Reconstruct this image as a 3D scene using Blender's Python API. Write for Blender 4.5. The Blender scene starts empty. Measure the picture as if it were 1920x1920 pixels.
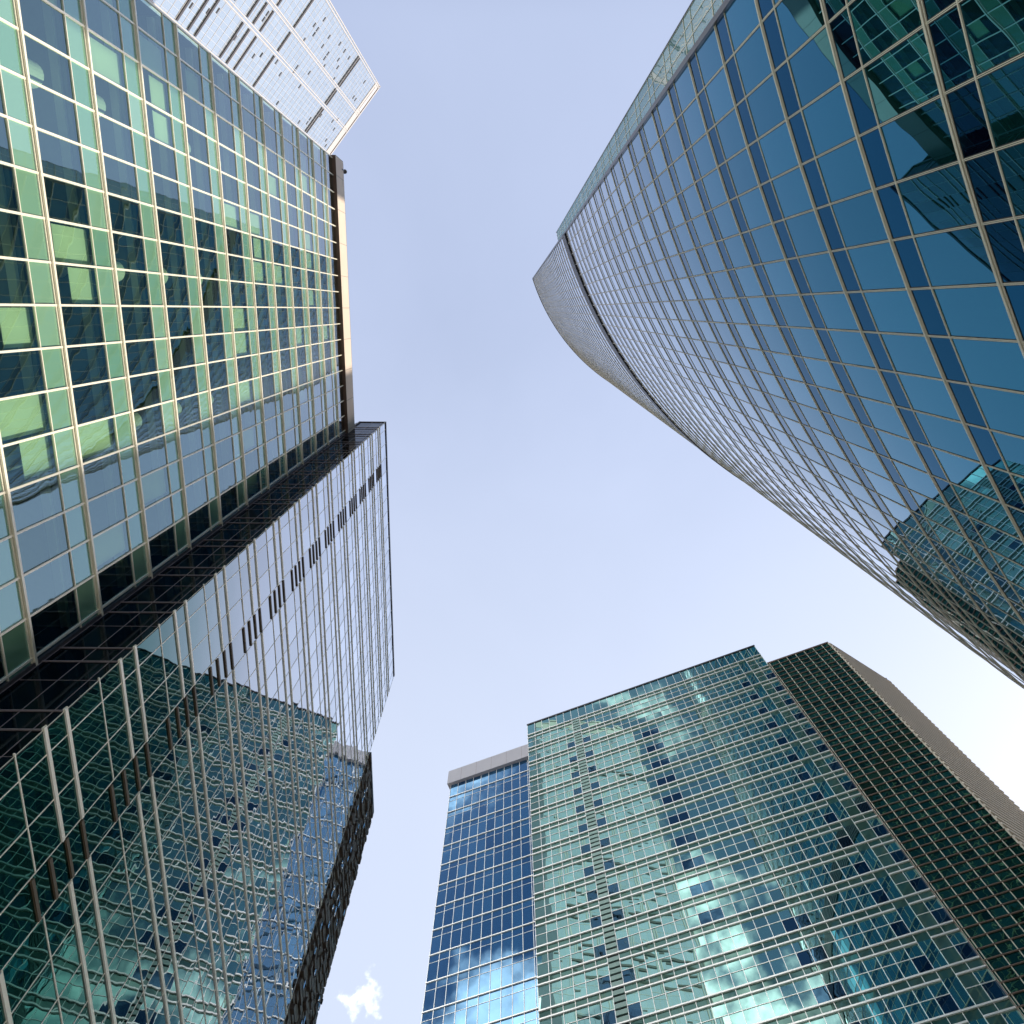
import bpy, math, random
from mathutils import Vector, Matrix
random.seed(11)
S = bpy.context.scene
COL = S.collection
CAMZ = 1.6
# ---------------------------------------------------------------- camera
F_PX = 1432.5
ZX, ZY = 957.5, 580.3
zv = Vector((ZX-960, ZY-960, F_PX)).normalized()
exv = (Vector((1,0,0)) - zv*zv.x).normalized()
eyv = zv.cross(exv)
aA = -0.009
YV = eyv*math.cos(aA) + exv*math.sin(aA)
XV = exv*math.cos(aA) - eyv*math.sin(aA)
cam_d = bpy.data.cameras.new('camera')
cam = bpy.data.objects.new('camera', cam_d); COL.objects.link(cam)
cam_d.sensor_width = 36; cam_d.lens = F_PX/1920*36
cam_d.clip_start = 0.1; cam_d.clip_end = 5000
m = Matrix(((XV.x, -XV.y, -XV.z, 0), (YV.x, -YV.y, -YV.z, 0), (zv.x, -zv.y, -zv.z, CAMZ), (0,0,0,1)))
cam.matrix_world = m
S.camera = cam
def proj(p):
    x, y, z = p[0], p[1], p[2]-CAMZ
    v = XV*x + YV*y + zv*z
    if v.z < 0.5: return None
    return (960 + F_PX*v.x/v.z, 960 + F_PX*v.y/v.z)
def parea(pts):
    q = []
    for p in pts:
        r = proj(p)
        if r is None: return 0
        q.append(r)
    cx = sum(a for a, b in q)/len(q); cy = sum(b for a, b in q)/len(q)
    if not (-10 < cx < 1930 and -10 < cy < 1930): return 0
    a = 0
    for i in range(len(q)):
        x0, y0 = q[i]; x1, y1 = q[(i+1) % len(q)]
        a += x0*y1 - x1*y0
    return abs(a)/2
# ---------------------------------------------------------------- materials
def newmat(name):
    mt = bpy.data.materials.new(name); mt.use_nodes = True
    nt = mt.node_tree; nt.nodes.clear()
    out = nt.nodes.new('ShaderNodeOutputMaterial')
    return mt, nt, out
def N(nt, t, **kw):
    n = nt.nodes.new(t)
    for k, v in kw.items(): setattr(n, k, v)
    return n
def rgba(c): return (c[0], c[1], c[2], 1)
def glass(name, tint, R0, inner, inner2=None, wave=0.004, wscale=0.8, grime=0.12, transp=None, white=(0.90,0.94,1.0), fscale=1.5, fr0=0.07, fr1=0.40, pvar=0.16):
    """coated facade glass: mirror-like coat over a dim interior, stronger at grazing angles"""
    mt, nt, out = newmat(name); L = nt.links.new
    tc = N(nt, 'ShaderNodeTexCoord')
    geo = N(nt, 'ShaderNodeNewGeometry')
    nz = N(nt, 'ShaderNodeTexNoise'); nz.inputs['Scale'].default_value = wscale; nz.inputs['Detail'].default_value = 1.0
    L(geo.outputs['Position'], nz.inputs['Vector'])
    bp = N(nt, 'ShaderNodeBump'); bp.inputs['Strength'].default_value = 1.0; bp.inputs['Distance'].default_value = wave
    L(nz.outputs['Fac'], bp.inputs['Height'])
    fr = N(nt, 'ShaderNodeFresnel'); fr.inputs['IOR'].default_value = 1.52
    L(bp.outputs['Normal'], fr.inputs['Normal'])
    fac = N(nt, 'ShaderNodeMath', operation='MULTIPLY_ADD'); fac.inputs[1].default_value = fscale; fac.inputs[2].default_value = R0; fac.use_clamp = True
    L(fr.outputs['Fac'], fac.inputs[0])
    gc = N(nt, 'ShaderNodeMix', data_type='RGBA'); gc.inputs['A'].default_value = rgba(tint); gc.inputs['B'].default_value = rgba(white)
    pw = N(nt, 'ShaderNodeMapRange', interpolation_type='SMOOTHSTEP'); pw.inputs['From Min'].default_value = fr0; pw.inputs['From Max'].default_value = fr1
    L(fr.outputs['Fac'], pw.inputs[0]); L(pw.outputs[0], gc.inputs['Factor'])
    gl = N(nt, 'ShaderNodeBsdfGlossy'); gl.inputs['Roughness'].default_value = 0.0
    ar = N(nt, 'ShaderNodeAttribute'); ar.attribute_name = 'rnd'
    vr = N(nt, 'ShaderNodeMapRange'); vr.inputs['To Min'].default_value = 1-pvar; vr.inputs['To Max'].default_value = 1.0
    L(ar.outputs['Fac'], vr.inputs['Value'])
    gm = N(nt, 'ShaderNodeMix', data_type='RGBA', blend_type='MULTIPLY'); gm.inputs['Factor'].default_value = 1
    L(gc.outputs['Result'], gm.inputs['A']); L(vr.outputs[0], gm.inputs['B'])
    L(gm.outputs['Result'], gl.inputs['Color']); L(bp.outputs['Normal'], gl.inputs['Normal'])
    if transp:
        bs = N(nt, 'ShaderNodeBsdfTransparent'); bs.inputs['Color'].default_value = rgba(transp)
    else:
        at = N(nt, 'ShaderNodeAttribute'); at.attribute_name = 'rnd'
        mx = N(nt, 'ShaderNodeMix', data_type='RGBA')
        mx.inputs['A'].default_value = rgba(inner); mx.inputs['B'].default_value = rgba(inner2 or inner)
        L(at.outputs['Fac'], mx.inputs['Factor'])
        bs = N(nt, 'ShaderNodeBsdfDiffuse'); L(mx.outputs['Result'], bs.inputs['Color'])
    ms = N(nt, 'ShaderNodeMixShader')
    L(fac.outputs[0], ms.inputs[0]); L(bs.outputs[0], ms.inputs[1]); L(gl.outputs[0], ms.inputs[2])
    L(ms.outputs[0], out.inputs['Surface'])
    return mt
def paint(name, col, rough=0.45, metal=0.0, var=0.08, scale=0.6, spec=0.5):
    mt, nt, out = newmat(name); L = nt.links.new
    geo = N(nt, 'ShaderNodeNewGeometry')
    nz = N(nt, 'ShaderNodeTexNoise'); nz.inputs['Scale'].default_value = scale; nz.inputs['Detail'].default_value = 4
    L(geo.outputs['Position'], nz.inputs['Vector'])
    rp = N(nt, 'ShaderNodeMapRange'); rp.inputs['To Min'].default_value = 1-var; rp.inputs['To Max'].default_value = 1+var
    L(nz.outputs['Fac'], rp.inputs['Value'])
    mx = N(nt, 'ShaderNodeMix', data_type='RGBA', blend_type='MULTIPLY'); mx.inputs['Factor'].default_value = 1
    mx.inputs['A'].default_value = rgba(col)
    L(rp.outputs[0], mx.inputs['B'])
    b = N(nt, 'ShaderNodeBsdfPrincipled'); L(mx.outputs['Result'], b.inputs['Base Color'])
    b.inputs['Roughness'].default_value = rough; b.inputs['Metallic'].default_value = metal
    b.inputs['Specular IOR Level'].default_value = spec
    L(b.outputs[0], out.inputs['Surface'])
    return mt
M = {}
M['frameA'] = paint('cream_aluminium', (0.88,0.82,0.70), 0.32, 0.25)
M['frameB'] = paint('champagne_aluminium', (0.95,0.89,0.80), 0.38, 0.3)
M['frameC'] = paint('beige_aluminium', (0.66,0.60,0.50), 0.4)
M['frameD'] = paint('silver_aluminium', (0.95,0.92,0.87), 0.32, 0.5)
M['frameDark'] = paint('dark_metal', (0.045,0.040,0.045), 0.35)
M['frameBrown'] = paint('brown_metal', (0.19,0.13,0.105), 0.4)
M['groove'] = paint('black_gasket', (0.012,0.012,0.014), 0.6)
M['crown'] = paint('cream_panels', (0.58,0.48,0.41), 0.6)
M['soffit'] = paint('brown_soffit', (0.10,0.055,0.04), 0.5)
M['greypanel'] = paint('grey_parapet_panels', (0.36,0.345,0.38), 0.5)
M['slat'] = paint('grey_green_slats', (0.20,0.31,0.28), 0.4)
M['bronze'] = paint('bronze_louvre', (0.10,0.068,0.04), 0.45)
M['beigefin'] = paint('beige_fins', (0.64,0.55,0.44), 0.6)
M['core'] = paint('dark_core', (0.012,0.014,0.016), 0.9, spec=0.0)
M['ceil'] = paint('ceiling_tiles', (0.30,0.33,0.24), 0.9, var=0.25, scale=2)
M['light'] = paint('white_bulkhead', (0.72,0.76,0.70), 0.6)
M['blind'] = paint('roller_blind', (0.78,0.80,0.68), 0.8)
M['conc'] = paint('white_round_column', (0.80,0.80,0.76), 0.5)
M['stone'] = paint('brown_stone', (0.085,0.06,0.045), 0.5, var=0.8, scale=3)
M['white'] = paint('white_frame', (0.34,0.325,0.34), 0.5)
M['paving'] = paint('granite_paving', (0.52,0.50,0.46), 0.8)
M['ground'] = paint('asphalt_ground', (0.20,0.20,0.19), 0.9)
M['glassA'] = glass('glass_green_clear', (0.55,0.80,0.88), 0.22, (0,0,0), wave=0.003, transp=(0.70,0.92,0.74), fscale=1.2)
M['spanA'] = glass('glass_green_spandrel', (0.55,0.80,0.90), 0.24, (0.12,0.27,0.17), (0.20,0.36,0.23), wave=0.003, fscale=1.2)
M['glassB'] = glass('glass_teal_mirror', (0.12,0.36,0.32), 0.20, (0.001,0.008,0.008), (0.003,0.02,0.017), wave=0.0028, wscale=0.9, fscale=2.3, fr0=0.085, fr1=0.21)
M['glassR'] = glass('glass_return_shade', (0.30,0.40,0.50), 0.03, (0.001,0.002,0.004), (0.002,0.005,0.007), wave=0.003, fscale=0.5)  # block B glass again, darkened to put the recess shade into the colour
M['frameR'] = paint('return_metal_shade', (0.20,0.165,0.18), 0.4)  # shaded copy of block B's frame metal for the return face
M['glassC'] = glass('glass_blue_mirror', (0.12,0.46,0.68), 0.17, (0.001,0.008,0.009), (0.003,0.03,0.03), wave=0.0028, wscale=0.5, fr0=0.085, fr1=0.54, pvar=0.14)
M['spanC'] = glass('glass_blue_spandrel', (0.04,0.25,0.45), 0.12, (0.002,0.003,0.010), (0.003,0.006,0.016), wave=0.002, wscale=0.5, fr0=0.09, fr1=0.60)
M['glassDw'] = glass('glass_wing_blue', (0.30,0.54,0.80), 0.34, (0.002,0.02,0.06), (0.01,0.06,0.12), wave=0.003, wscale=0.5)
M['glassD'] = glass('glass_slab_blue_green', (0.48,0.82,0.74), 0.48, (0.002,0.02,0.024), (0.008,0.05,0.05), wave=0.004, wscale=0.35)
M['spanD'] = glass('glass_slab_spandrel', (0.34,0.56,0.48), 0.22, (0.03,0.08,0.065), (0.05,0.10,0.085), wave=0.006, wscale=0.35)
M['glassDk'] = glass('glass_open_dark', (0.12,0.27,0.40), 0.32, (0.001,0.004,0.010), (0.006,0.016,0.03), wave=0.004)
M['glassDs'] = glass('glass_dark_green', (0.16,0.46,0.36), 0.20, (0.002,0.008,0.006), (0.008,0.035,0.028), wave=0.010, wscale=0.9)
M['glassE'] = glass('glass_pale', (0.86,0.94,1.0), 0.60, (0.27,0.31,0.34), (0.30,0.34,0.37), wave=0.001, fscale=.5, pvar=.05)
M['glassFin'] = glass('glass_fin', (0.30,0.60,0.66), 0.12, (.10,.24,.26), (.14,.30,.31), wave=0.002, fscale=.22, fr0=.3, fr1=1.0)
# ---------------------------------------------------------------- mesh helpers
class MB:
    def __init__(s): s.v = []; s.f = []; s.r = []
    def quad(s, pts, r=0.0):
        i = len(s.v); s.v += [tuple(p) for p in pts]; s.f.append(tuple(range(i, i+len(pts)))); s.r.append(r)
    def prism(s, lo, hi):       # two loops of equal length, closed
        i = len(s.v); n = len(lo); s.v += [tuple(p) for p in lo]+[tuple(p) for p in hi]
        for k in range(n):
            s.f.append((i+k, i+(k+1) % n, i+n+(k+1) % n, i+n+k)); s.r.append(0)
        s.f.append(tuple(i+k for k in reversed(range(n)))); s.r.append(0)
        s.f.append(tuple(i+n+k for k in range(n))); s.r.append(0)
    def build(s, name, mat, parent, origin=None, kind=None):
        me = bpy.data.meshes.new(name); o3 = Vector(origin) if origin else Vector((0,0,0))
        me.from_pydata([tuple(Vector(p)-o3) for p in s.v], [], s.f)
        at = me.attributes.new('rnd', 'FLOAT', 'FACE')
        for i, r in enumerate(s.r): at.data[i].value = r
        me.materials.append(mat); me.update()
        o = bpy.data.objects.new(name, me); COL.objects.link(o)
        if parent:
            o.parent = parent; o.location = o3 - parent.location
        else: o.location = o3
        if kind: o['kind'] = kind
        return o
class Fr:
    """vertical wall frame: P origin, t unit along the wall, n outward normal"""
    def __init__(s, P, t):
        s.P = Vector((P[0], P[1], 0)); s.t = Vector((t[0], t[1], 0)).normalized(); s.n = Vector((s.t.y, -s.t.x, 0))
    def at(s, u, d, z): return s.P + s.t*u + s.n*d + Vector((0,0,z))
    def box(s, mb, u0, u1, d0, d1, z0, z1):
        a = [s.at(u0,d1,z0), s.at(u1,d1,z0), s.at(u1,d0,z0), s.at(u0,d0,z0)]
        b = [p+Vector((0,0,z1-z0)) for p in a]
        mb.prism(a, b)
    def pane(s, mb, u0, u1, z0, z1, d=0.0, tilt=0.0022, r=None):
        a = random.gauss(0, tilt)*(u1-u0)/2; b = random.gauss(0, tilt)*(z1-z0)/2
        a = max(-.006, min(.006, a)); b = max(-.006, min(.006, b))
        mb.quad([s.at(u0,d-a-b,z0), s.at(u1,d+a-b,z0), s.at(u1,d+a+b,z1), s.at(u0,d-a+b,z1)], random.random() if r is None else r)
    def corners(s, u0, u1, z0, z1): return [s.at(u0,0,z0), s.at(u1,0,z0), s.at(u1,0,z1), s.at(u0,0,z1)]
def thing(name, label, cat, loc, group=None):
    o = bpy.data.objects.new(name, None); COL.objects.link(o); o.location = loc
    o['label'] = label; o['category'] = cat
    if group: o['group'] = group
    return o
def emit_parts(items, name, stuffname, parent, limit=100):
    """items: (score, material, fn(mb)); the largest in view become parts of their own, the rest one stuff part per material"""
    items.sort(key=lambda x: -x[0])
    for sc, mat, fn, org in items[:limit]:
        mb = MB(); fn(mb); mb.build(name, mat, parent, org)
    rest = {}
    for sc, mat, fn, org in items[limit:]:
        rest.setdefault(mat.name, (mat, []))[1].append(fn)
    for k, (mat, fns) in rest.items():
        mb = MB()
        for fn in fns: fn(mb)
        mb.build(stuffname, mat, parent, None, 'stuff')
def pane_item(fr, u0, u1, z0, z1, mat, d=0.0, tilt=0.0022, r=None):
    return (parea(fr.corners(u0,u1,z0,z1)), mat, lambda mb: fr.pane(mb, u0, u1, z0, z1, d, tilt, r), tuple(fr.at((u0+u1)/2, 0, z0)))
def bar_item(fr, mat, boxes):
    s = 0
    for (u0,u1,d0,d1,z0,z1) in boxes:
        n = 12
        for i in range(n):
            if u1-u0 > z1-z0:
                a = u0+(u1-u0)*i/n; b = u0+(u1-u0)*(i+1)/n; s += parea(fr.corners(a,b,z0,z1+.05))
            else:
                a = z0+(z1-z0)*i/n; b = z0+(z1-z0)*(i+1)/n; s += parea(fr.corners(u0,u1+.05,a,b))
    def fn(mb):
        for b in boxes: fr.box(mb, *b)
    b = boxes[0]
    return (s, mat, fn, tuple(fr.at(b[0], 0, b[4])))
def body(parent, pts, z0, z1, mat=None, name='wall'):
    mb = MB(); mb.prism([(p[0],p[1],z0) for p in pts], [(p[0],p[1],z1) for p in pts])
    return mb.build(name, mat or M['core'], parent, (pts[0][0], pts[0][1], z0))
# ================================================================ BUILDING A : green curtain wall, left
XA = -15.0
Y0 = 11.03
A = thing('office_building', 'green glass office building with a cream grid and a pale roof band', 'office building', (-20, 0, 0))
frA = Fr((XA, 0), (0, 1))
MA = 1.345
FA = 4.024
zA = [27.78 + FA*k for k in range(-6, 11)]
topA = 70.75
colsA = [MA*k for k in range(-9, 9)] + [Y0-0.02]
win, spn, trn, mul = [], [], [], []
allz = zA + [topA+1.28]
prev = 0.3
for i, zt in enumerate(zA + [None]):
    if zt is None: z_lo, z_sp, z_hi = zA[-1], topA, topA
    else: z_hi = zt; z_sp = zt-1.28; z_lo = zt-FA
    for a, b in zip(colsA[:-1], colsA[1:]):
        win.append(pane_item(frA, a, b, z_lo, z_sp, M['glassA'], tilt=0.0012))
        if zt is not None: spn.append(pane_item(frA, a, b, z_sp, z_hi, M['spanA'], tilt=0.0012))
    if zt is not None:
        trn.append(bar_item(frA, M['frameA'], [(-12.1, Y0, -.02, .11, zt-.045, zt+.06), (-12.1, Y0, -.02, .04, zt-.12, zt-.085)]))
        trn.append(bar_item(frA, M['frameA'], [(-12.1, Y0, -.02, .045, z_sp-.02, z_sp+.02)]))
for a in colsA:
    mul.append(bar_item(frA, M['frameA'], [(a-.036, a+.036, -.02, .055, 0.3, topA)]))
emit_parts(win, 'window', 'windows', A); emit_parts(spn, 'spandrel_panel', 'spandrel_panels', A)
emit_parts(trn, 'transom', 'transoms', A); emit_parts(mul, 'mullion', 'mullions', A)
# crown
mb = MB(); frA.box(mb, -12.3, Y0-.002, .02, .30, topA+.02, 73.7); frA.box(mb, -12.3, Y0-.002, -14, .02, 73.45, 73.7)
mb.build('roof_band', M['crown'], A, (XA, 0, topA))
mb = MB(); frA.box(mb, -12.28, Y0-.01, -.2, .295, topA, topA+.015)
frA.box(mb, -12.32, -12.30, -14, .305, topA, 73.72)
mb.build('soffit', M['soffit'], A, (XA, 0, topA))
mb = MB()
for k in range(-4, 5):
    frA.box(mb, k*2.69-.012, k*2.69+.012, .30, .304, topA+.03, 73.7)
mb.build('panel_joint', M['groove'], A, (XA, 0, topA))
# floors / rooms behind
for zt in zA:
    if zt < 14: continue
    mb = MB(); frA.box(mb, -12.0, Y0-.1, -5.6, -.18, zt-1.22, zt-.1)
    mb.build('ceiling', M['ceil'], A, (XA-3, 0, zt-1.2))
    mb = MB(); frA.box(mb, -11.9, Y0-.15, -.62, -.34, zt-1.40, zt-1.23)
    mb.build('light_trough', M['light'], A, (XA-.4, 0, zt-1.3))
colmb = []
for zt in zA:
    for k in (-7.4, -1.35, 4.7):
        if zt < 14: continue
        y = k
        mb = MB(); n = 20; r = .42
        lo = [(XA-1.0+r*math.cos(2*math.pi*i/n), y+r*math.sin(2*math.pi*i/n), zt-FA-.1) for i in range(n)]
        hi = [(p[0], p[1], zt-1.9) for p in lo]
        mb.prism(lo, hi); colmb.append((parea([(XA,y-.4,zt-FA),(XA,y+.4,zt-FA),(XA,y+.4,zt-1.4),(XA,y-.4,zt-1.4)]), mb, (XA-1.0, y, zt-FA)))
for s, mb, org in colmb: mb.build('round_column', M['conc'], A, org)
random.seed(5)
nb = 0
for zt in zA:
    for a, b in zip(colsA[:-1], colsA[1:]):
        if zt < 14 or random.random() > 0.28 or nb > 95: continue
        drop = random.choice([1.0, 1.0, .55, .8])
        mb = MB(); frA.box(mb, a+.08, b-.08, -.20, -.185, zt-1.3-(FA-1.4)*drop, zt-1.25)
        mb.build('roller_blind', M['blind'], A, tuple(frA.at(a, -.2, zt-1.3))); nb += 1
body(A, [(XA-.25,-12.1),(XA-.25,-12.0),(-35,-12.0),(-35,-12.1)], 0, 73.4, M['core'])
body(A, [(XA-5.6,-12.0),(XA-5.6,Y0+.2),(-36,Y0+.2),(-36,-12.0)], 0, 73.44, M['core'])
# little roof lamp on the crown
L1 = thing('roof_lamp', 'small dark ball lamp on a thin post on the pale roof band', 'lamp', (XA+.30, -11.6, 73.7))
mb = MB()
def tube(mb, x, y, z0, z1, r, n=8):
    lo = [(x+r*math.cos(2*math.pi*i/n), y+r*math.sin(2*math.pi*i/n), z0) for i in range(n)]
    mb.prism(lo, [(p[0],p[1],z1) for p in lo])
tube(mb, XA+.30, -11.6, 73.1, 74.2, .05); 
mb.build('post', M['frameDark'], L1, (XA+.30, -11.6, 73.7))
mb = MB()
for k, (r0, r1, z0, z1) in enumerate([(.06,.19,74.18,74.26),(.19,.19,74.26,74.40),(.19,.08,74.40,74.50)]):
    n = 10
    mb.prism([(XA+.30+r0*math.cos(2*math.pi*i/n), -11.6+r0*math.sin(2*math.pi*i/n), z0) for i in range(n)],
             [(XA+.30+r1*math.cos(2*math.pi*i/n), -11.6+r1*math.sin(2*math.pi*i/n), z1) for i in range(n)])
mb.build('lamp_head', M['frameDark'], L1, (XA+.30, -11.6, 74.2))
mb = MB(); frA.box(mb, -12.2, Y0-.01, .26, .30, 73.72, 73.78); mb.build('roof_rail', M['frameDark'], A, (XA, 0, 73.7))
# ================================================================ BUILDING B : projecting mirror-glass block
XB = -12.43
Y1 = 38.85
topB = 77.6
B = thing('office_building', 'teal mirror glass office block with a diagonal-looking column of bronze louvres', 'office building', (-20, 25, 0))
frB = Fr((XB, Y0), (0, 1)); frR = Fr((XA, Y0), (1, 0))
MBm = 1.38; FB = 4.1
zB = [25.03 + FB*k for k in range(-6, 13)]
colsB = [0, .32] + [1.0+MBm*k for k in range(0, 20)]
colsB = [0, .70] + [.70+MBm*k for k in range(1, 20)] + [Y1-Y0]
colsR = [.12, 1.32, 2.25, XB-XA]
win, spn, trn, mul = [], [], [], []
LV = 3     # louvre column index
uL0, uL1 = colsB[3], colsB[4]
for fr, cols in ((frB, colsB), (frR, colsR)):
    U1 = cols[-1]
    for i, zt in enumerate(zB + [topB+1.0]):
        last = zt > topB
        zs = zt-1.0; zm = zt-2.25; zl = zB[i-1] if i > 0 else zt-FB
        for a, b in zip(cols[:-1], cols[1:]):
            for (p, q, kind) in ((zl, zm, 0), (zm, zs, 0), (zs, zt, 1)):
                q = min(q, topB)
                if q-p < .1: continue
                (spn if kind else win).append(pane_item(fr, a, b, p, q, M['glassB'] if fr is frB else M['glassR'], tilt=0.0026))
        if not last:
            if fr is frB:
                segs = [(-.10, uL0), (uL1, U1)]
                bx = []
                for s0, s1 in segs:
                    bx += [(s0, s1, -.02, .055, zt-.055, zt+.055), (s0, s1, -.02, .03, zt+.09, zt+.12)]
                trn.append(bar_item(fr, M['frameB'], bx)); bx = []
                for s0, s1 in segs: bx += [(s0, s1, -.02, .055, zs-.055, zs+.055), (s0, s1, -.02, .03, zs+.09, zs+.12)]
                trn.append(bar_item(fr, M['frameB'], bx))
                trn.append(bar_item(fr, M['frameB'], [(s0, s1, -.02, .025, zm-.02, zm+.02) for s0, s1 in segs]))
            else:
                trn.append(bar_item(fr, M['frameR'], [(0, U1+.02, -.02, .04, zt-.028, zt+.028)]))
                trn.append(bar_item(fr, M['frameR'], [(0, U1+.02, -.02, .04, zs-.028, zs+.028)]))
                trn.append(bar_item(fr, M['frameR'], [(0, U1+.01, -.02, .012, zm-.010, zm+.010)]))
    for k, a in enumerate(cols):
        w = .016 if fr is frB else .014
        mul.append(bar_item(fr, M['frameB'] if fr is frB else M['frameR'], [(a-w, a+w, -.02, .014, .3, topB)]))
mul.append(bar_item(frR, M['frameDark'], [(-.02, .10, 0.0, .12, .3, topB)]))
emit_parts(win, 'window', 'windows', B); emit_parts(spn, 'spandrel_panel', 'spandrel_panels', B)
emit_parts(trn, 'transom', 'transoms', B); emit_parts(mul, 'mullion', 'mullions', B)
lv = []
for zt in zB:
    for q in range(4):
        z = zt-1.05-q*.80+1.05-.0
        lv.append(bar_item(frB, M['bronze'], [(uL0+.05, uL1-.05, .0, .06, z-.11, z+.01)]))
emit_parts(lv, 'louvre', 'louvres', B)
mb = MB()
frB.box(mb, -.06, Y1-Y0, -.3, .07, topB, topB+.35); frR.box(mb, 0, XB-XA+.06, -.3, .07, topB, topB+.35)
mb.build('roof_edge', M['frameDark'], B, (XB, Y0, topB))
body(B, [(XB-.03, Y0+.03), (XB-.03, Y1-.02), (-36, Y1-.02), (-36, Y0+.25), (XA-.3, Y0+.25), (XA-.3,Y0+.03)], 0, topB-.02)
# ================================================================ BUILDING F : brown textured end block
Y2 = 45.0; topF = 62.7
Fb = thing('office_building', 'dark brown stone-clad block with a jagged outline behind the louvred glass block', 'office building', (-20, 42, 0))
frF = Fr((XB, Y1), (0, 1))
body(Fb, [(XB-.05, Y1+.02), (XB-.05, Y2-.1), (-30, Y2-.1), (-30, Y1+.02)], 0, topF, M['stone'])
mb = MB(); random.seed(3)
z = 8.0; row = 0
while z < topF-.3:
    u = 0.03 + (row % 2)*.35
    while u < Y2-Y1-.1:
        w = random.choice([.45,.7,.95]); w = min(w, Y2-Y1-u)
        d = random.choice([.03,.07,.14,.22]); frF.box(mb, u, u+w-.03, -.06, d, z, z+.36)
        u += w
    frF.box(mb, Y2-Y1-.08, Y2-Y1+random.choice([.02,.10,.18]), -3, .10, z+.02, z+.34)
    z += .46; row += 1
mb.build('stone_cladding', M['stone'], Fb, (XB, Y1, 8))
mb = MB(); frF.box(mb, .02, Y2-Y1+.12, -.5, .16, topF-.2, topF+.25); mb.build('roof_edge', M['frameDark'], Fb, (XB, Y1, topF))
gl = []
random.seed(8)
for k in range(70):
    u = random.uniform(.3, 5.4); z = random.uniform(16, 60)
    gl.append(pane_item(frF, u, u+.22, z, z+.5, M['glassB'], d=.235, tilt=.01))
emit_parts(gl, 'window', 'windows', Fb)
# ================================================================ BUILDING C : tall curved blue tower
C = thing('skyscraper', 'tall curved blue mirror glass skyscraper with a thin dark band, filling the right side', 'skyscraper', (40, 0, 0))
RC = 62.9; th0 = math.radians(19)
corner = Vector((7.0, -9.75))
cc = corner + RC*Vector((math.cos(th0), -math.sin(th0)))
NC = 52; dth = 1.42/RC
def cp(i, off=0.0):
    th = th0 + dth*i
    return (cc.x-(RC+off)*math.cos(th), cc.y+(RC+off)*math.sin(th))
topC = 258.6
FC = 4.08
zC = [CAMZ + 17.8 + FC*k for k in range(-3, 59)]
zC = [z for z in zC if z < topC-1]
bandC = (CAMZ+105.6, CAMZ+109.6)
facets = []
for i in range(NC):
    a, b = cp(i+1), cp(i)
    facets.append(Fr(a, (b[0]-a[0], b[1]-a[1])))
wC = (Vector(cp(1))-Vector(cp(0))).length
win, spn, trn, mul = [], [], [], []
for i, fr in enumerate(facets):
    for zt in zC + [topC]:
        zsp = zt-1.17; zl = zt-FC
        if zt == topC: zl = zC[-1]
        if bandC[0]-1 < zt-1 < bandC[1]: pass
        win.append(pane_item(fr, 0, wC, zl, zsp, M['glassC'], tilt=0.0024))
        spn.append(pane_item(fr, 0, wC, zsp, zt, M['spanC'], tilt=0.0012))
    mul.append(bar_item(fr, M['frameC'], [(wC-.026, wC-.007, -.02, .025, .3, topC), (wC+.007, wC+.026, -.02, .025, .3, topC)]))
def ring(z0, z1, d0, d1, i0=0, i1=NC):
    def fn(mb):
        for i in range(i0, i1):
            a0, b0 = cp(i, d0), cp(i+1, d0); a1, b1 = cp(i, d1), cp(i+1, d1)
            mb.prism([(a0[0],a0[1],z0),(a1[0],a1[1],z0),(b1[0],b1[1],z0),(b0[0],b0[1],z0)][::-1],
                     [(a0[0],a0[1],z1),(a1[0],a1[1],z1),(b1[0],b1[1],z1),(b0[0],b0[1],z1)][::-1])
    return fn
def two(f, g):
    def fn(mb): f(mb); g(mb)
    return fn
for zt in zC:
    sc = 1000/zt if zt > 11 else 0
    trn.append((sc, M['frameC'], two(ring(zt-.01, zt+.065, -.02, .05), ring(zt-.075, zt-.05, -.02, .03)), (corner.x, corner.y, zt)))
    trn.append((sc*.5, M['frameC'], ring(zt-1.17-.02, zt-1.17+.02, -.02, .03), (corner.x, corner.y, zt-1.17)))
emit_parts(win, 'window', 'windows', C); emit_parts(spn, 'spandrel_panel', 'spandrel_panels', C)
emit_parts(trn, 'transom', 'transoms', C); emit_parts(mul, 'mullion', 'mullions', C)
mb = MB()
z = bandC[0]
while z < bandC[1]: ring(z, z+.32, -.02, .16, 0, NC)(mb); z += .5
mb.build('louvre_band', M['frameDark'], C, (corner.x, corner.y, bandC[0]))
mb = MB(); ring(bandC[0], bandC[1], -.02, .03)(mb); mb.build('louvre_backing', M['groove'], C, (corner.x, corner.y, bandC[0]))
mb = MB()
for fr in facets: fr.box(mb, wC-.048, wC+.048, -.02, .006, .3, topC)  # dark grooves, widened to paint shadow edges beside the frames
for zt in zC: ring(zt-.10, zt+.09, -.02, .005)(mb)
mb.build('gasket_shade', M['groove'], C, (corner.x, corner.y, 0), 'stuff')
mb = MB(); ring(topC, topC+.5, -.4, .12)(mb); mb.build('roof_edge', M['frameDark'], C, (corner.x, corner.y, topC))
pts = [cp(i, -.05) for i in range(NC+1)]
body(C, pts + [(95, 20), (90, -16), (30, -16)], 0, topC-.05)
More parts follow.
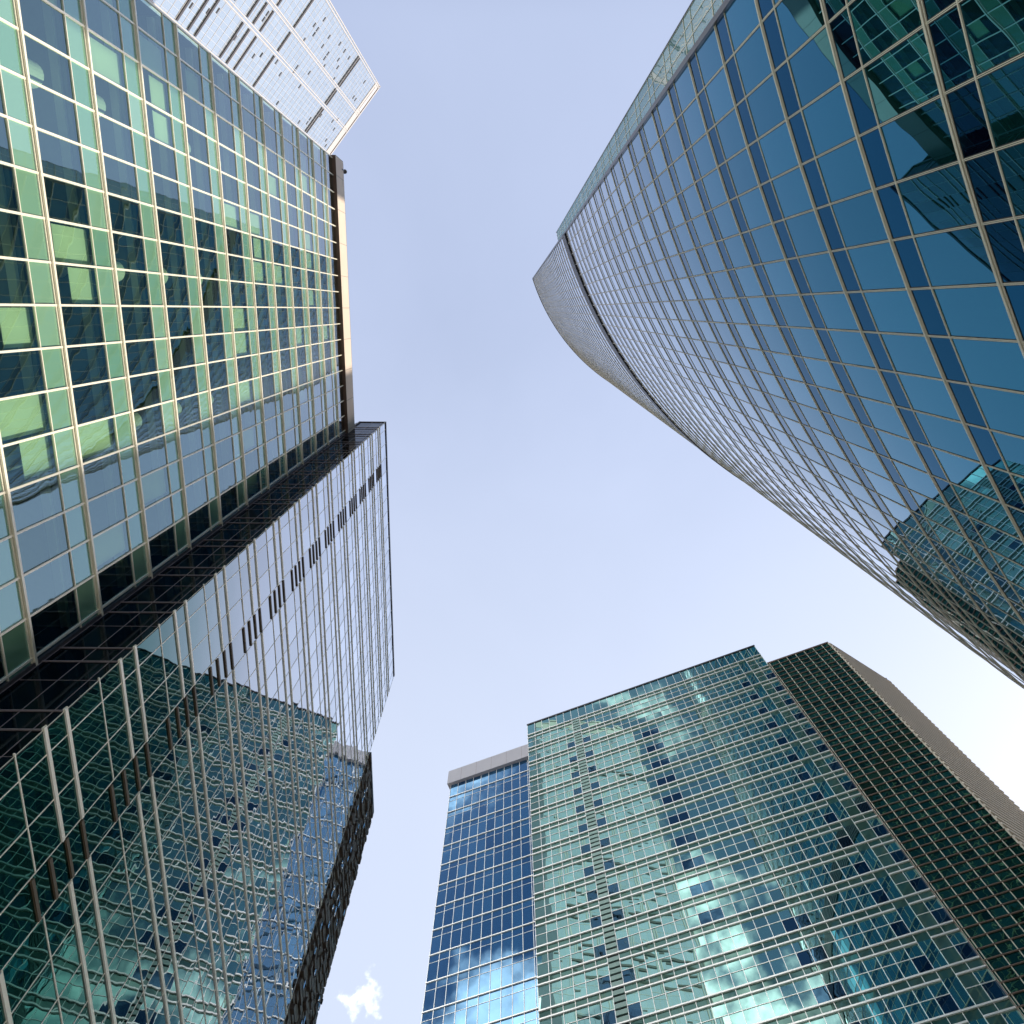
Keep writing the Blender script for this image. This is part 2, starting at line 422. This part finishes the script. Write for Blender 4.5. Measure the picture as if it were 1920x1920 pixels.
# corner post and glazed fin
e = Vector((-.206, -.978)).normalized()
finF = Fr((corner.x+e.x*1.42, corner.y+e.y*1.42), (-e.x, -e.y))
mb = MB(); finF.box(mb, 1.36, 1.56, -.12, .05, .3, topC); mb.build('corner_post', M['frameDark'], C, (corner.x, corner.y, .3))
finTop = CAMZ+121
win, mul, trn = [], [], []
for zt in zC:
    if zt > finTop: break
    for u in (0, .45, .90):
        win.append(pane_item(finF, u, u+.45, zt-FC, zt-1.17, M['glassFin'], tilt=.001)); win.append(pane_item(finF, u, u+.45, zt-1.17, zt, M['glassFin'], tilt=.001))
    trn.append(bar_item(finF, M['frameC'], [(0, 1.36, -.02, .06, zt-.03, zt+.05)])); trn.append(bar_item(finF, M['frameC'], [(0, 1.36, -.02, .04, zt-1.19, zt-1.15)]))
for u in (0, .45, .90): mul.append(bar_item(finF, M['frameC'], [(u-.015, u+.015, -.02, .05, .3, finTop)]))
fin = MB(); finF.box(fin, -.03, 0, -.05, .06, .3, finTop)
fo = fin.build('glass_fin', M['frameDark'], C, tuple(finF.at(0,0,0)))
emit_parts(win, 'fin_window', 'fin_windows', C); emit_parts(trn, 'fin_transom', 'fin_transoms', C); emit_parts(mul, 'fin_mullion', 'fin_mullions', C)
mb = MB(); finF.box(mb, -.02, .5, .02, .10, CAMZ+49.5, CAMZ+56); mb.build('vent_grille', M['bronze'], C, tuple(finF.at(0,0,CAMZ+50)))
# ================================================================ BUILDING D : slab with blue wing and dark strip
D = thing('office_tower', 'blue-green glass office tower with bright double bands and a grey parapet wing', 'office tower', (20, 66, 0))
PD = Vector((3.46, 68.9)); tD = (.928, -.372)
frD = Fr(PD, tD); mD = 1.3065; FD = 4.0
zD = [CAMZ + 113.96 - FD*k for k in range(0, 24)]
topD = CAMZ+117.2
colsD = [mD*k for k in range(0, 32)]
win, spn, trn, mul = [], [], [], []
U1 = colsD[-1]
for k, zt in enumerate([topD] + zD):
    if k == 0: rows = [(zD[0], topD, 0)]
    else: rows = [(zt-.95, zt, 1), (zt-.95-1.35, zt-.95, 0), (zt-FD, zt-.95-1.35, 0)]
    for (p, q, kind) in rows:
        for j, (a, b) in enumerate(zip(colsD[:-1], colsD[1:])):
            mt = M['spanD'] if kind else M['glassD']
            low = (p < zt-FD+.1)
            if k > 0 and j == 6: continue     # louvre column
            if k > 0 and j == 29: mt = M['spanD']
            if low and j in (5, 7) and k > 1: mt = M['glassDk']
            if j in (14, 15) and 70 < zt < 110 and not kind and (low): mt = M['glassDk']
            if j in (20, 21) and zt < 69 and not kind and low: mt = M['glassDk']
            if low and j in (27, 30) and k > 1: mt = M['glassDk'] if j == 30 or k % 1 == 0 else mt
            (spn if kind else win).append(pane_item(frD, a, b, p, q, mt, tilt=0.003))
    if k > 0:
        segs = [(-.05, colsD[6]), (colsD[7], colsD[28]), (colsD[29], U1+.02)]
        trn.append(bar_item(frD, M['frameD'], [(-.05, U1+.02, -.02, .16, zt-.08, zt+.08)]))
        trn.append(bar_item(frD, M['frameD'], [(s0, s1, -.02, .16, zt-1.03, zt-.87) for s0, s1 in segs]))
        trn.append(bar_item(frD, M['frameD'], [(s0, s1, -.02, .05, zt-2.33, zt-2.27) for s0, s1 in segs]))
for a in colsD: mul.append(bar_item(frD, M['frameD'], [(a-.028, a+.028, -.02, .06, .3, topD)]))
sl = []
for k, zt in enumerate(zD[:17]):
    for q in range(5):
        z = zt-.35-q*.75
        sl.append(bar_item(frD, M['slat'], [(colsD[6]+.04, colsD[7]-.04, -.05, .10, z-.50, z)]))
emit_parts(sl, 'louvre', 'louvres', D)
emit_parts(win, 'window', 'windows', D); emit_parts(spn, 'spandrel_panel', 'spandrel_panels', D)
emit_parts(trn, 'transom', 'transoms', D); emit_parts(mul, 'mullion', 'mullions', D)
mb = MB(); frD.box(mb, -.08, U1+.08, -.4, .12, topD, topD+.3); mb.build('roof_edge', M['frameDark'], D, tuple(frD.at(0,0,topD)))
# wing
frW = Fr(PD - frD.n.to_2d()*3.3, tD)
topW = CAMZ+112.6
colsW = [-15.15+1.375*k for k in range(0, 11)]+[-.2, 1.0]
win, spn, trn, mul = [], [], [], []
zW = [CAMZ + 109.3 - 3.98*k for k in range(0, 23)]
for k, zt in enumerate([topW+.4]+zW):
    rows = [(zW[0], topW, 0)] if k == 0 else [(zt-1.15, zt, 1), (zt-3.98, zt-1.15, 0)]
    for p, q, kind in rows:
        for a, b in zip(colsW[:-1], colsW[1:]):
            (spn if kind else win).append(pane_item(frW, a, b, p, q, M['glassDw'], tilt=0.003))
    if k > 0:
        trn.append(bar_item(frW, M['frameD'], [(-15.2, 1.0, -.02, .14, zt-.06, zt+.06)]))
        trn.append(bar_item(frW, M['frameD'], [(-15.2, 1.0, -.02, .04, zt-1.17, zt-1.13)]))
for a in colsW: mul.append(bar_item(frW, M['frameD'], [(a-.028, a+.028, -.02, .06, .3, topW)]))
emit_parts(win, 'wing_window', 'wing_windows', D, 100); emit_parts(spn, 'wing_spandrel_panel', 'wing_spandrel_panels', D, 60)
emit_parts(trn, 'wing_transom', 'wing_transoms', D); emit_parts(mul, 'wing_mullion', 'wing_mullions', D)
mb = MB(); frW.box(mb, -15.65, 1.5, -9, .55, topW, CAMZ+116.2); pr = mb.build('parapet', M['greypanel'], D, tuple(frW.at(0,0,topW)))
mb = MB()
for k in range(0, 7): frW.box(mb, -13.2+k*2.75-.015, -13.2+k*2.75+.015, .55, .555, topW+.02, CAMZ+116.2)
mb.build('panel_joint', M['soffit'], pr, tuple(frW.at(0,0,topW)))
for o in [bpy.data.objects['panel_joint.001']] if 'panel_joint.001' in bpy.data.objects else []:
    o.location = Vector(frW.at(0,0,topW)) - Vector(frW.at(0,0,topW))
# dark strip
frS = Fr(frD.at(U1, .25, 0).to_2d(), tD)
WS = 9.75; topS = CAMZ+110.1
colsS = [0, .25] + [.25+1.41*k for k in range(1, 7)] + [WS]
win, spn, trn, mul = [], [], [], []
z = topS; k = 0
while z > 12:
    zn = z-1.135
    for a, b in zip(colsS[:-1], colsS[1:]):
        (spn if k % 4 == 3 else win).append(pane_item(frS, a, b, zn, z, M['glassDs'], tilt=0.006))
    trn.append(bar_item(frS, M['frameBrown'], [(0, WS, -.02, .13, zn-.04, zn+.04)]))
    z = zn; k += 1
for a in colsS: mul.append(bar_item(frS, M['frameC'], [(a-.035, a+.035, -.02, .09, .3, topS)]))
emit_parts(win, 'side_window', 'side_windows', D); emit_parts(spn, 'side_spandrel_panel', 'side_spandrel_panels', D)
emit_parts(trn, 'side_transom', 'side_transoms', D); emit_parts(mul, 'side_mullion', 'side_mullions', D)
mb = MB(); frS.box(mb, -.02, WS+.1, -3, .12, topS, topS+.3); frS.box(mb, -.05, -.01, -.3, .10, .3, topS); mb.build('roof_edge', M['frameBrown'], D, tuple(frS.at(0,0,topS)))
# beige finned side
pb = frS.at(WS, 0, 0).to_2d()
frG = Fr(pb, (10.3, 6.5)); WG = 12.3
mb = MB(); z = 20.0
fins = []
while z < topS-.2:
    fins.append(bar_item(frG, M['beigefin'], [(.0, WG+.12, -.02, .28, z, z+.34)])); z += .98
emit_parts(fins, 'fin', 'fins', D)
mb = MB()
for k in range(9): frG.box(mb, k*WG/8-.05, k*WG/8+.05, -.02, .14, 10, topS)
mb.build('side_wall', M['beigefin'], D, tuple(frG.at(0,0,10)))
b0 = frD.at(0,-.06,0); b1 = frD.at(U1,-.06,0); s1 = frS.at(WS-.1,-.06,0); g1 = frG.at(WG,-.1,0)
w0 = frW.at(-15.15,-.06,0); w1 = frW.at(0,-.06,0)
body(D, [tuple(b0.to_2d()), tuple(b1.to_2d()), (b1.x+6, b1.y+24), (b0.x+12, b0.y+28)], 0, topD-.02)
body(D, [tuple(w0.to_2d()), tuple(frW.at(1.2,-.06,0).to_2d()), (w1.x+10, w1.y+22), (w0.x+9, w0.y+24)], 0, topW-.02)
body(D, [tuple(frS.at(.05,-.06,0).to_2d()), tuple(s1.to_2d()), tuple(g1.to_2d()), (g1.x-8, g1.y+16), (b1.x+5.8, b1.y+20)], 0, topS-.02)
A1 = thing('roof_antenna', 'tiny antenna at the far corner of the beige finned roof edge', 'antenna', (g1.x, g1.y, topS))
mb = MB(); tube(mb, g1.x, g1.y, topS-.1, topS+1.3, .05); mb.build('mast', M['frameDark'], A1, (g1.x, g1.y, topS))
mb = MB(); tube(mb, g1.x+.02, g1.y, topS+.9, topS+1.05, .3, 6); mb.build('dish', M['greypanel'], A1, (g1.x, g1.y, topS))
# ================================================================ BUILDING E : far white tower
E = thing('skyscraper', 'far pale white-framed skyscraper behind the top corner of the green building', 'skyscraper', (-80, -80, 0))
frE = Fr((-62.65, -100.96), (-.6396, .7687))
topE = CAMZ+400; WE = 56
win, spn, trn, mul = [], [], [], []
gaps = [354, 351.5, 284.6, 266, 259.5, 254.0, 235.5, 230.8, 223.6, 205]
z = topE-9
random.seed(21)
mE = 2.0
zs = []
while z > 150: zs.append(z); z -= 4.2
for z in zs:
    for j in range(int(WE/mE)):
        win.append(pane_item(frE, j*mE, (j+1)*mE, z-4.2, z, M['glassE'], tilt=.002))
    trn.append(bar_item(frE, M['white'], [(0, WE, -.02, .05, z-.15, z+.02)]))
for j in range(int(WE/mE)+1): mul.append(bar_item(frE, M['white'], [(j*mE-.04, j*mE+.04, -.02, .04, 150, topE-9)]))
emit_parts(win, 'window', 'windows', E); emit_parts(trn, 'transom', 'transoms', E); emit_parts(mul, 'mullion', 'mullions', E)
for s in (-.2, 15.5, 24.6, 38.6, 48):
    mb = MB(); frE.box(mb, s-.1, s+.25, -.1, .3, 150, topE-2 if s > 1 else topE); frE.box(mb, s+.85, s+1.2, -.1, .3, 150, topE-2 if s > 1 else topE); mb.build('pilaster', M['white'], E, tuple(frE.at(s,0,150)))
for h in gaps:
    mb = MB()
    for s0, s1 in ((1.2, 15.2), (17, 24.3), (26.1, 38.3), (40.1, 47.8)): frE.box(mb, s0, s1, .02, .30, CAMZ+h-.45, CAMZ+h+.45)
    mb.build('dark_gap', M['frameDark'], E, tuple(frE.at(0,0,h)))
ow = []
for k in range(100):
    j = random.randrange(1, int(WE/mE)); z = random.choice([q for q in zs if q > 200])
    ow.append(bar_item(frE, M['frameDark'], [(j*mE+.1, (j+1)*mE-.2, .02, .14, z-1.6, z-1.0)]))
emit_parts(ow, 'open_window', 'open_windows', E)
mb = MB()
frE.box(mb, -.4, WE, -12, .3, topE-1.2, topE); frE.box(mb, 1, WE, -.1, .2, topE-9, topE-6.5)
mb.build('roof_edge', M['white'], E, tuple(frE.at(0,0,topE)))
mb = MB(); frE.box(mb, 2, 14.5, .0, .35, topE-6.5, topE-3.0); mb.build('roof_louvre', M['greypanel'], E, tuple(frE.at(2,0,topE-6)))
body(E, [tuple(frE.at(.1,-.1,0).to_2d()), tuple(frE.at(WE,-.1,0).to_2d()), tuple(frE.at(WE,-40,0).to_2d()), tuple(frE.at(.1,-40,0).to_2d())], 0, topE-1.3, M['white'])
# ================================================================ ground
def slab(name, r, z, mat):
    mb = MB(); mb.quad([(-r,-r,z),(r,-r,z),(r,r,z),(-r,r,z)]); o = mb.build(name, mat, None); o['kind'] = 'structure'; return o
slab('ground', 2500, 0, M['ground'])
slab('pavement', 130, .004, M['paving'])
# ================================================================ sun and sky
SUN_EL = math.radians(22); az = Vector((1, .675)).normalized()
sdir = Vector((az.x*math.cos(SUN_EL), az.y*math.cos(SUN_EL), math.sin(SUN_EL)))
ld = bpy.data.lights.new('sun', 'SUN'); ld.energy = 4.2; ld.angle = math.radians(.5); ld.color = (1, .90, .72)
lo = bpy.data.objects.new('sun', ld); COL.objects.link(lo); lo.rotation_euler = (-sdir).to_track_quat('-Z', 'Y').to_euler(); lo.location = (0,0,500)
W = bpy.data.worlds.new('World'); S.world = W; W.use_nodes = True
nt = W.node_tree; nt.nodes.clear(); L = nt.links.new
out = N(nt, 'ShaderNodeOutputWorld'); bg = N(nt, 'ShaderNodeBackground')
sky = N(nt, 'ShaderNodeTexSky'); sky.sky_type = 'NISHITA'; sky.sun_disc = False
sky.sun_elevation = SUN_EL; sky.sun_rotation = math.atan2(az.x, az.y)
sky.dust_density = 2.2; sky.air_density = 1.0; sky.ozone_density = 1.5
SKY = 0.12
tc = N(nt, 'ShaderNodeTexCoord')
# thin bright veil all over, low clouds for reflections, some added to brighten tower D
veil = N(nt, 'ShaderNodeMix', data_type='RGBA'); veil.inputs['Factor'].default_value = .35; veil.inputs['B'].default_value = (6.2, 6.8, 8.8, 1)
L(sky.outputs[0], veil.inputs['A'])
sp0 = N(nt, 'ShaderNodeSeparateXYZ'); L(tc.outputs['Generated'], sp0.inputs[0])
vf = N(nt, 'ShaderNodeMapRange'); vf.interpolation_type = 'SMOOTHSTEP'; vf.inputs['From Min'].default_value = -.30; vf.inputs['From Max'].default_value = -.52
vf.inputs['To Min'].default_value = .35; vf.inputs['To Max'].default_value = .02
L(sp0.outputs['Y'], vf.inputs['Value']); hz = N(nt, 'ShaderNodeTexNoise'); hz.inputs['Scale'].default_value = 1.6; hz.inputs['Detail'].default_value = 5; hz.inputs['Distortion'].default_value = .6
L(tc.outputs['Generated'], hz.inputs['Vector'])
hr = N(nt, 'ShaderNodeMapRange'); hr.inputs['From Min'].default_value = .3; hr.inputs['From Max'].default_value = .7; hr.inputs['To Min'].default_value = .90; hr.inputs['To Max'].default_value = 1.08
L(hz.outputs['Fac'], hr.inputs['Value'])
hm = N(nt, 'ShaderNodeMath', operation='MULTIPLY'); L(vf.outputs[0], hm.inputs[0]); L(hr.outputs[0], hm.inputs[1])
L(hm.outputs[0], veil.inputs['Factor'])
nz = N(nt, 'ShaderNodeTexNoise', noise_dimensions='4D'); nz.inputs['W'].default_value = 3.3; nz.inputs['Scale'].default_value = 6.0; nz.inputs['Detail'].default_value = 7; nz.inputs['Roughness'].default_value = .55
L(tc.outputs['Generated'], nz.inputs['Vector'])
cr = N(nt, 'ShaderNodeMapRange'); cr.interpolation_type = 'SMOOTHSTEP'; cr.inputs['From Min'].default_value = .54; cr.inputs['From Max'].default_value = .70
sep = N(nt, 'ShaderNodeSeparateXYZ'); L(tc.outputs['Generated'], sep.inputs[0])
cov = N(nt, 'ShaderNodeMapRange'); cov.inputs['From Min'].default_value = .88; cov.inputs['From Max'].default_value = .62; cov.inputs['To Max'].default_value = .13
L(sep.outputs['Z'], cov.inputs['Value'])
cov_fill = N(nt, 'ShaderNodeMapRange'); cov_fill.inputs['From Min'].default_value = .60; cov_fill.inputs['From Max'].default_value = .38; cov_fill.inputs['To Max'].default_value = .25  # unseen cloud bank near the horizon, added to light tower D's shaded bands
L(sep.outputs['Z'], cov_fill.inputs['Value'])
cb = N(nt, 'ShaderNodeMath', operation='ADD'); L(cov.outputs[0], cb.inputs[0]); L(cov_fill.outputs[0], cb.inputs[1])
ca = N(nt, 'ShaderNodeMath', operation='ADD'); L(nz.outputs['Fac'], ca.inputs[0]); L(cb.outputs[0], ca.inputs[1])
L(ca.outputs[0], cr.inputs['Value'])
lowm = N(nt, 'ShaderNodeMapRange'); lowm.interpolation_type = 'SMOOTHSTEP'
lowm.inputs['From Min'].default_value = .93; lowm.inputs['From Max'].default_value = .84
L(sep.outputs['Z'], lowm.inputs['Value'])
my = N(nt, 'ShaderNodeMapRange'); my.interpolation_type = 'SMOOTHSTEP'; my.inputs['From Min'].default_value = -.05; my.inputs['From Max'].default_value = -.30
L(sep.outputs['Y'], my.inputs['Value'])
m1 = N(nt, 'ShaderNodeMath', operation='MULTIPLY'); L(cr.outputs[0], m1.inputs[0]); L(lowm.outputs[0], m1.inputs[1])
m2 = N(nt, 'ShaderNodeMath', operation='MULTIPLY'); L(m1.outputs[0], m2.inputs[0]); L(my.outputs[0], m2.inputs[1])
mx_ = N(nt, 'ShaderNodeMapRange'); mx_.interpolation_type = 'SMOOTHSTEP'; mx_.inputs['From Min'].default_value = -.05; mx_.inputs['From Max'].default_value = -.15
L(sep.outputs['X'], mx_.inputs['Value'])
m3 = N(nt, 'ShaderNodeMath', operation='MULTIPLY'); L(m2.outputs[0], m3.inputs[0]); L(mx_.outputs[0], m3.inputs[1]); m2 = m3
# one small puffy cloud over the gap between the towers
pc = Vector((690-960, 1868-960, F_PX)); pc = Vector((pc.dot(XV), pc.dot(YV), pc.dot(zv))).normalized()
vd = N(nt, 'ShaderNodeVectorMath', operation='DISTANCE'); vd.inputs[1].default_value = pc; L(tc.outputs['Generated'], vd.inputs[0])
nz2 = N(nt, 'ShaderNodeTexNoise'); nz2.inputs['Scale'].default_value = 38; nz2.inputs['Detail'].default_value = 6; L(tc.outputs['Generated'], nz2.inputs['Vector'])
cm = N(nt, 'ShaderNodeMath', operation='MULTIPLY_ADD'); cm.inputs[1].default_value = -.11; L(nz2.outputs['Fac'], cm.inputs[0]); L(vd.outputs['Value'], cm.inputs[2])
cs = N(nt, 'ShaderNodeMapRange'); cs.interpolation_type = 'SMOOTHSTEP'; cs.inputs['From Min'].default_value = -.034; cs.inputs['From Max'].default_value = -.080
L(cm.outputs[0], cs.inputs['Value'])
mm = N(nt, 'ShaderNodeMath', operation='MAXIMUM'); L(m2.outputs[0], mm.inputs[0]); L(cs.outputs[0], mm.inputs[1])
sf = N(nt, 'ShaderNodeMapRange'); sf.interpolation_type = 'SMOOTHSTEP'; sf.inputs['From Min'].default_value = -.05; sf.inputs['From Max'].default_value = .62; sf.inputs['To Max'].default_value = .50
L(sp0.outputs['Y'], sf.inputs['Value'])
pale = N(nt, 'ShaderNodeMix', data_type='RGBA'); pale.inputs['B'].default_value = (3.9, 4.25, 4.95, 1)
L(sf.outputs[0], pale.inputs['Factor']); L(veil.outputs['Result'], pale.inputs['A'])
cl = N(nt, 'ShaderNodeMix', data_type='RGBA'); cl.inputs['B'].default_value = (21, 21.5, 21, 1)
L(mm.outputs[0], cl.inputs['Factor']); L(pale.outputs['Result'], cl.inputs['A'])
L(cl.outputs['Result'], bg.inputs['Color']); bg.inputs['Strength'].default_value = SKY
L(bg.outputs[0], out.inputs['Surface'])
# ================================================================ render settings
S.view_settings.view_transform = 'Standard'; S.view_settings.look = 'None'; S.view_settings.gamma = 1
S.view_settings.exposure = 0.80
S.render.engine = 'CYCLES'
S.cycles.max_bounces = 10; S.cycles.glossy_bounces = 6; S.cycles.transparent_max_bounces = 10; S.cycles.diffuse_bounces = 3
S.cycles.caustics_reflective = True; S.cycles.sample_clamp_indirect = 3.0; S.cycles.caustics_refractive = False
S.render.resolution_x = 1024; S.render.resolution_y = 1024
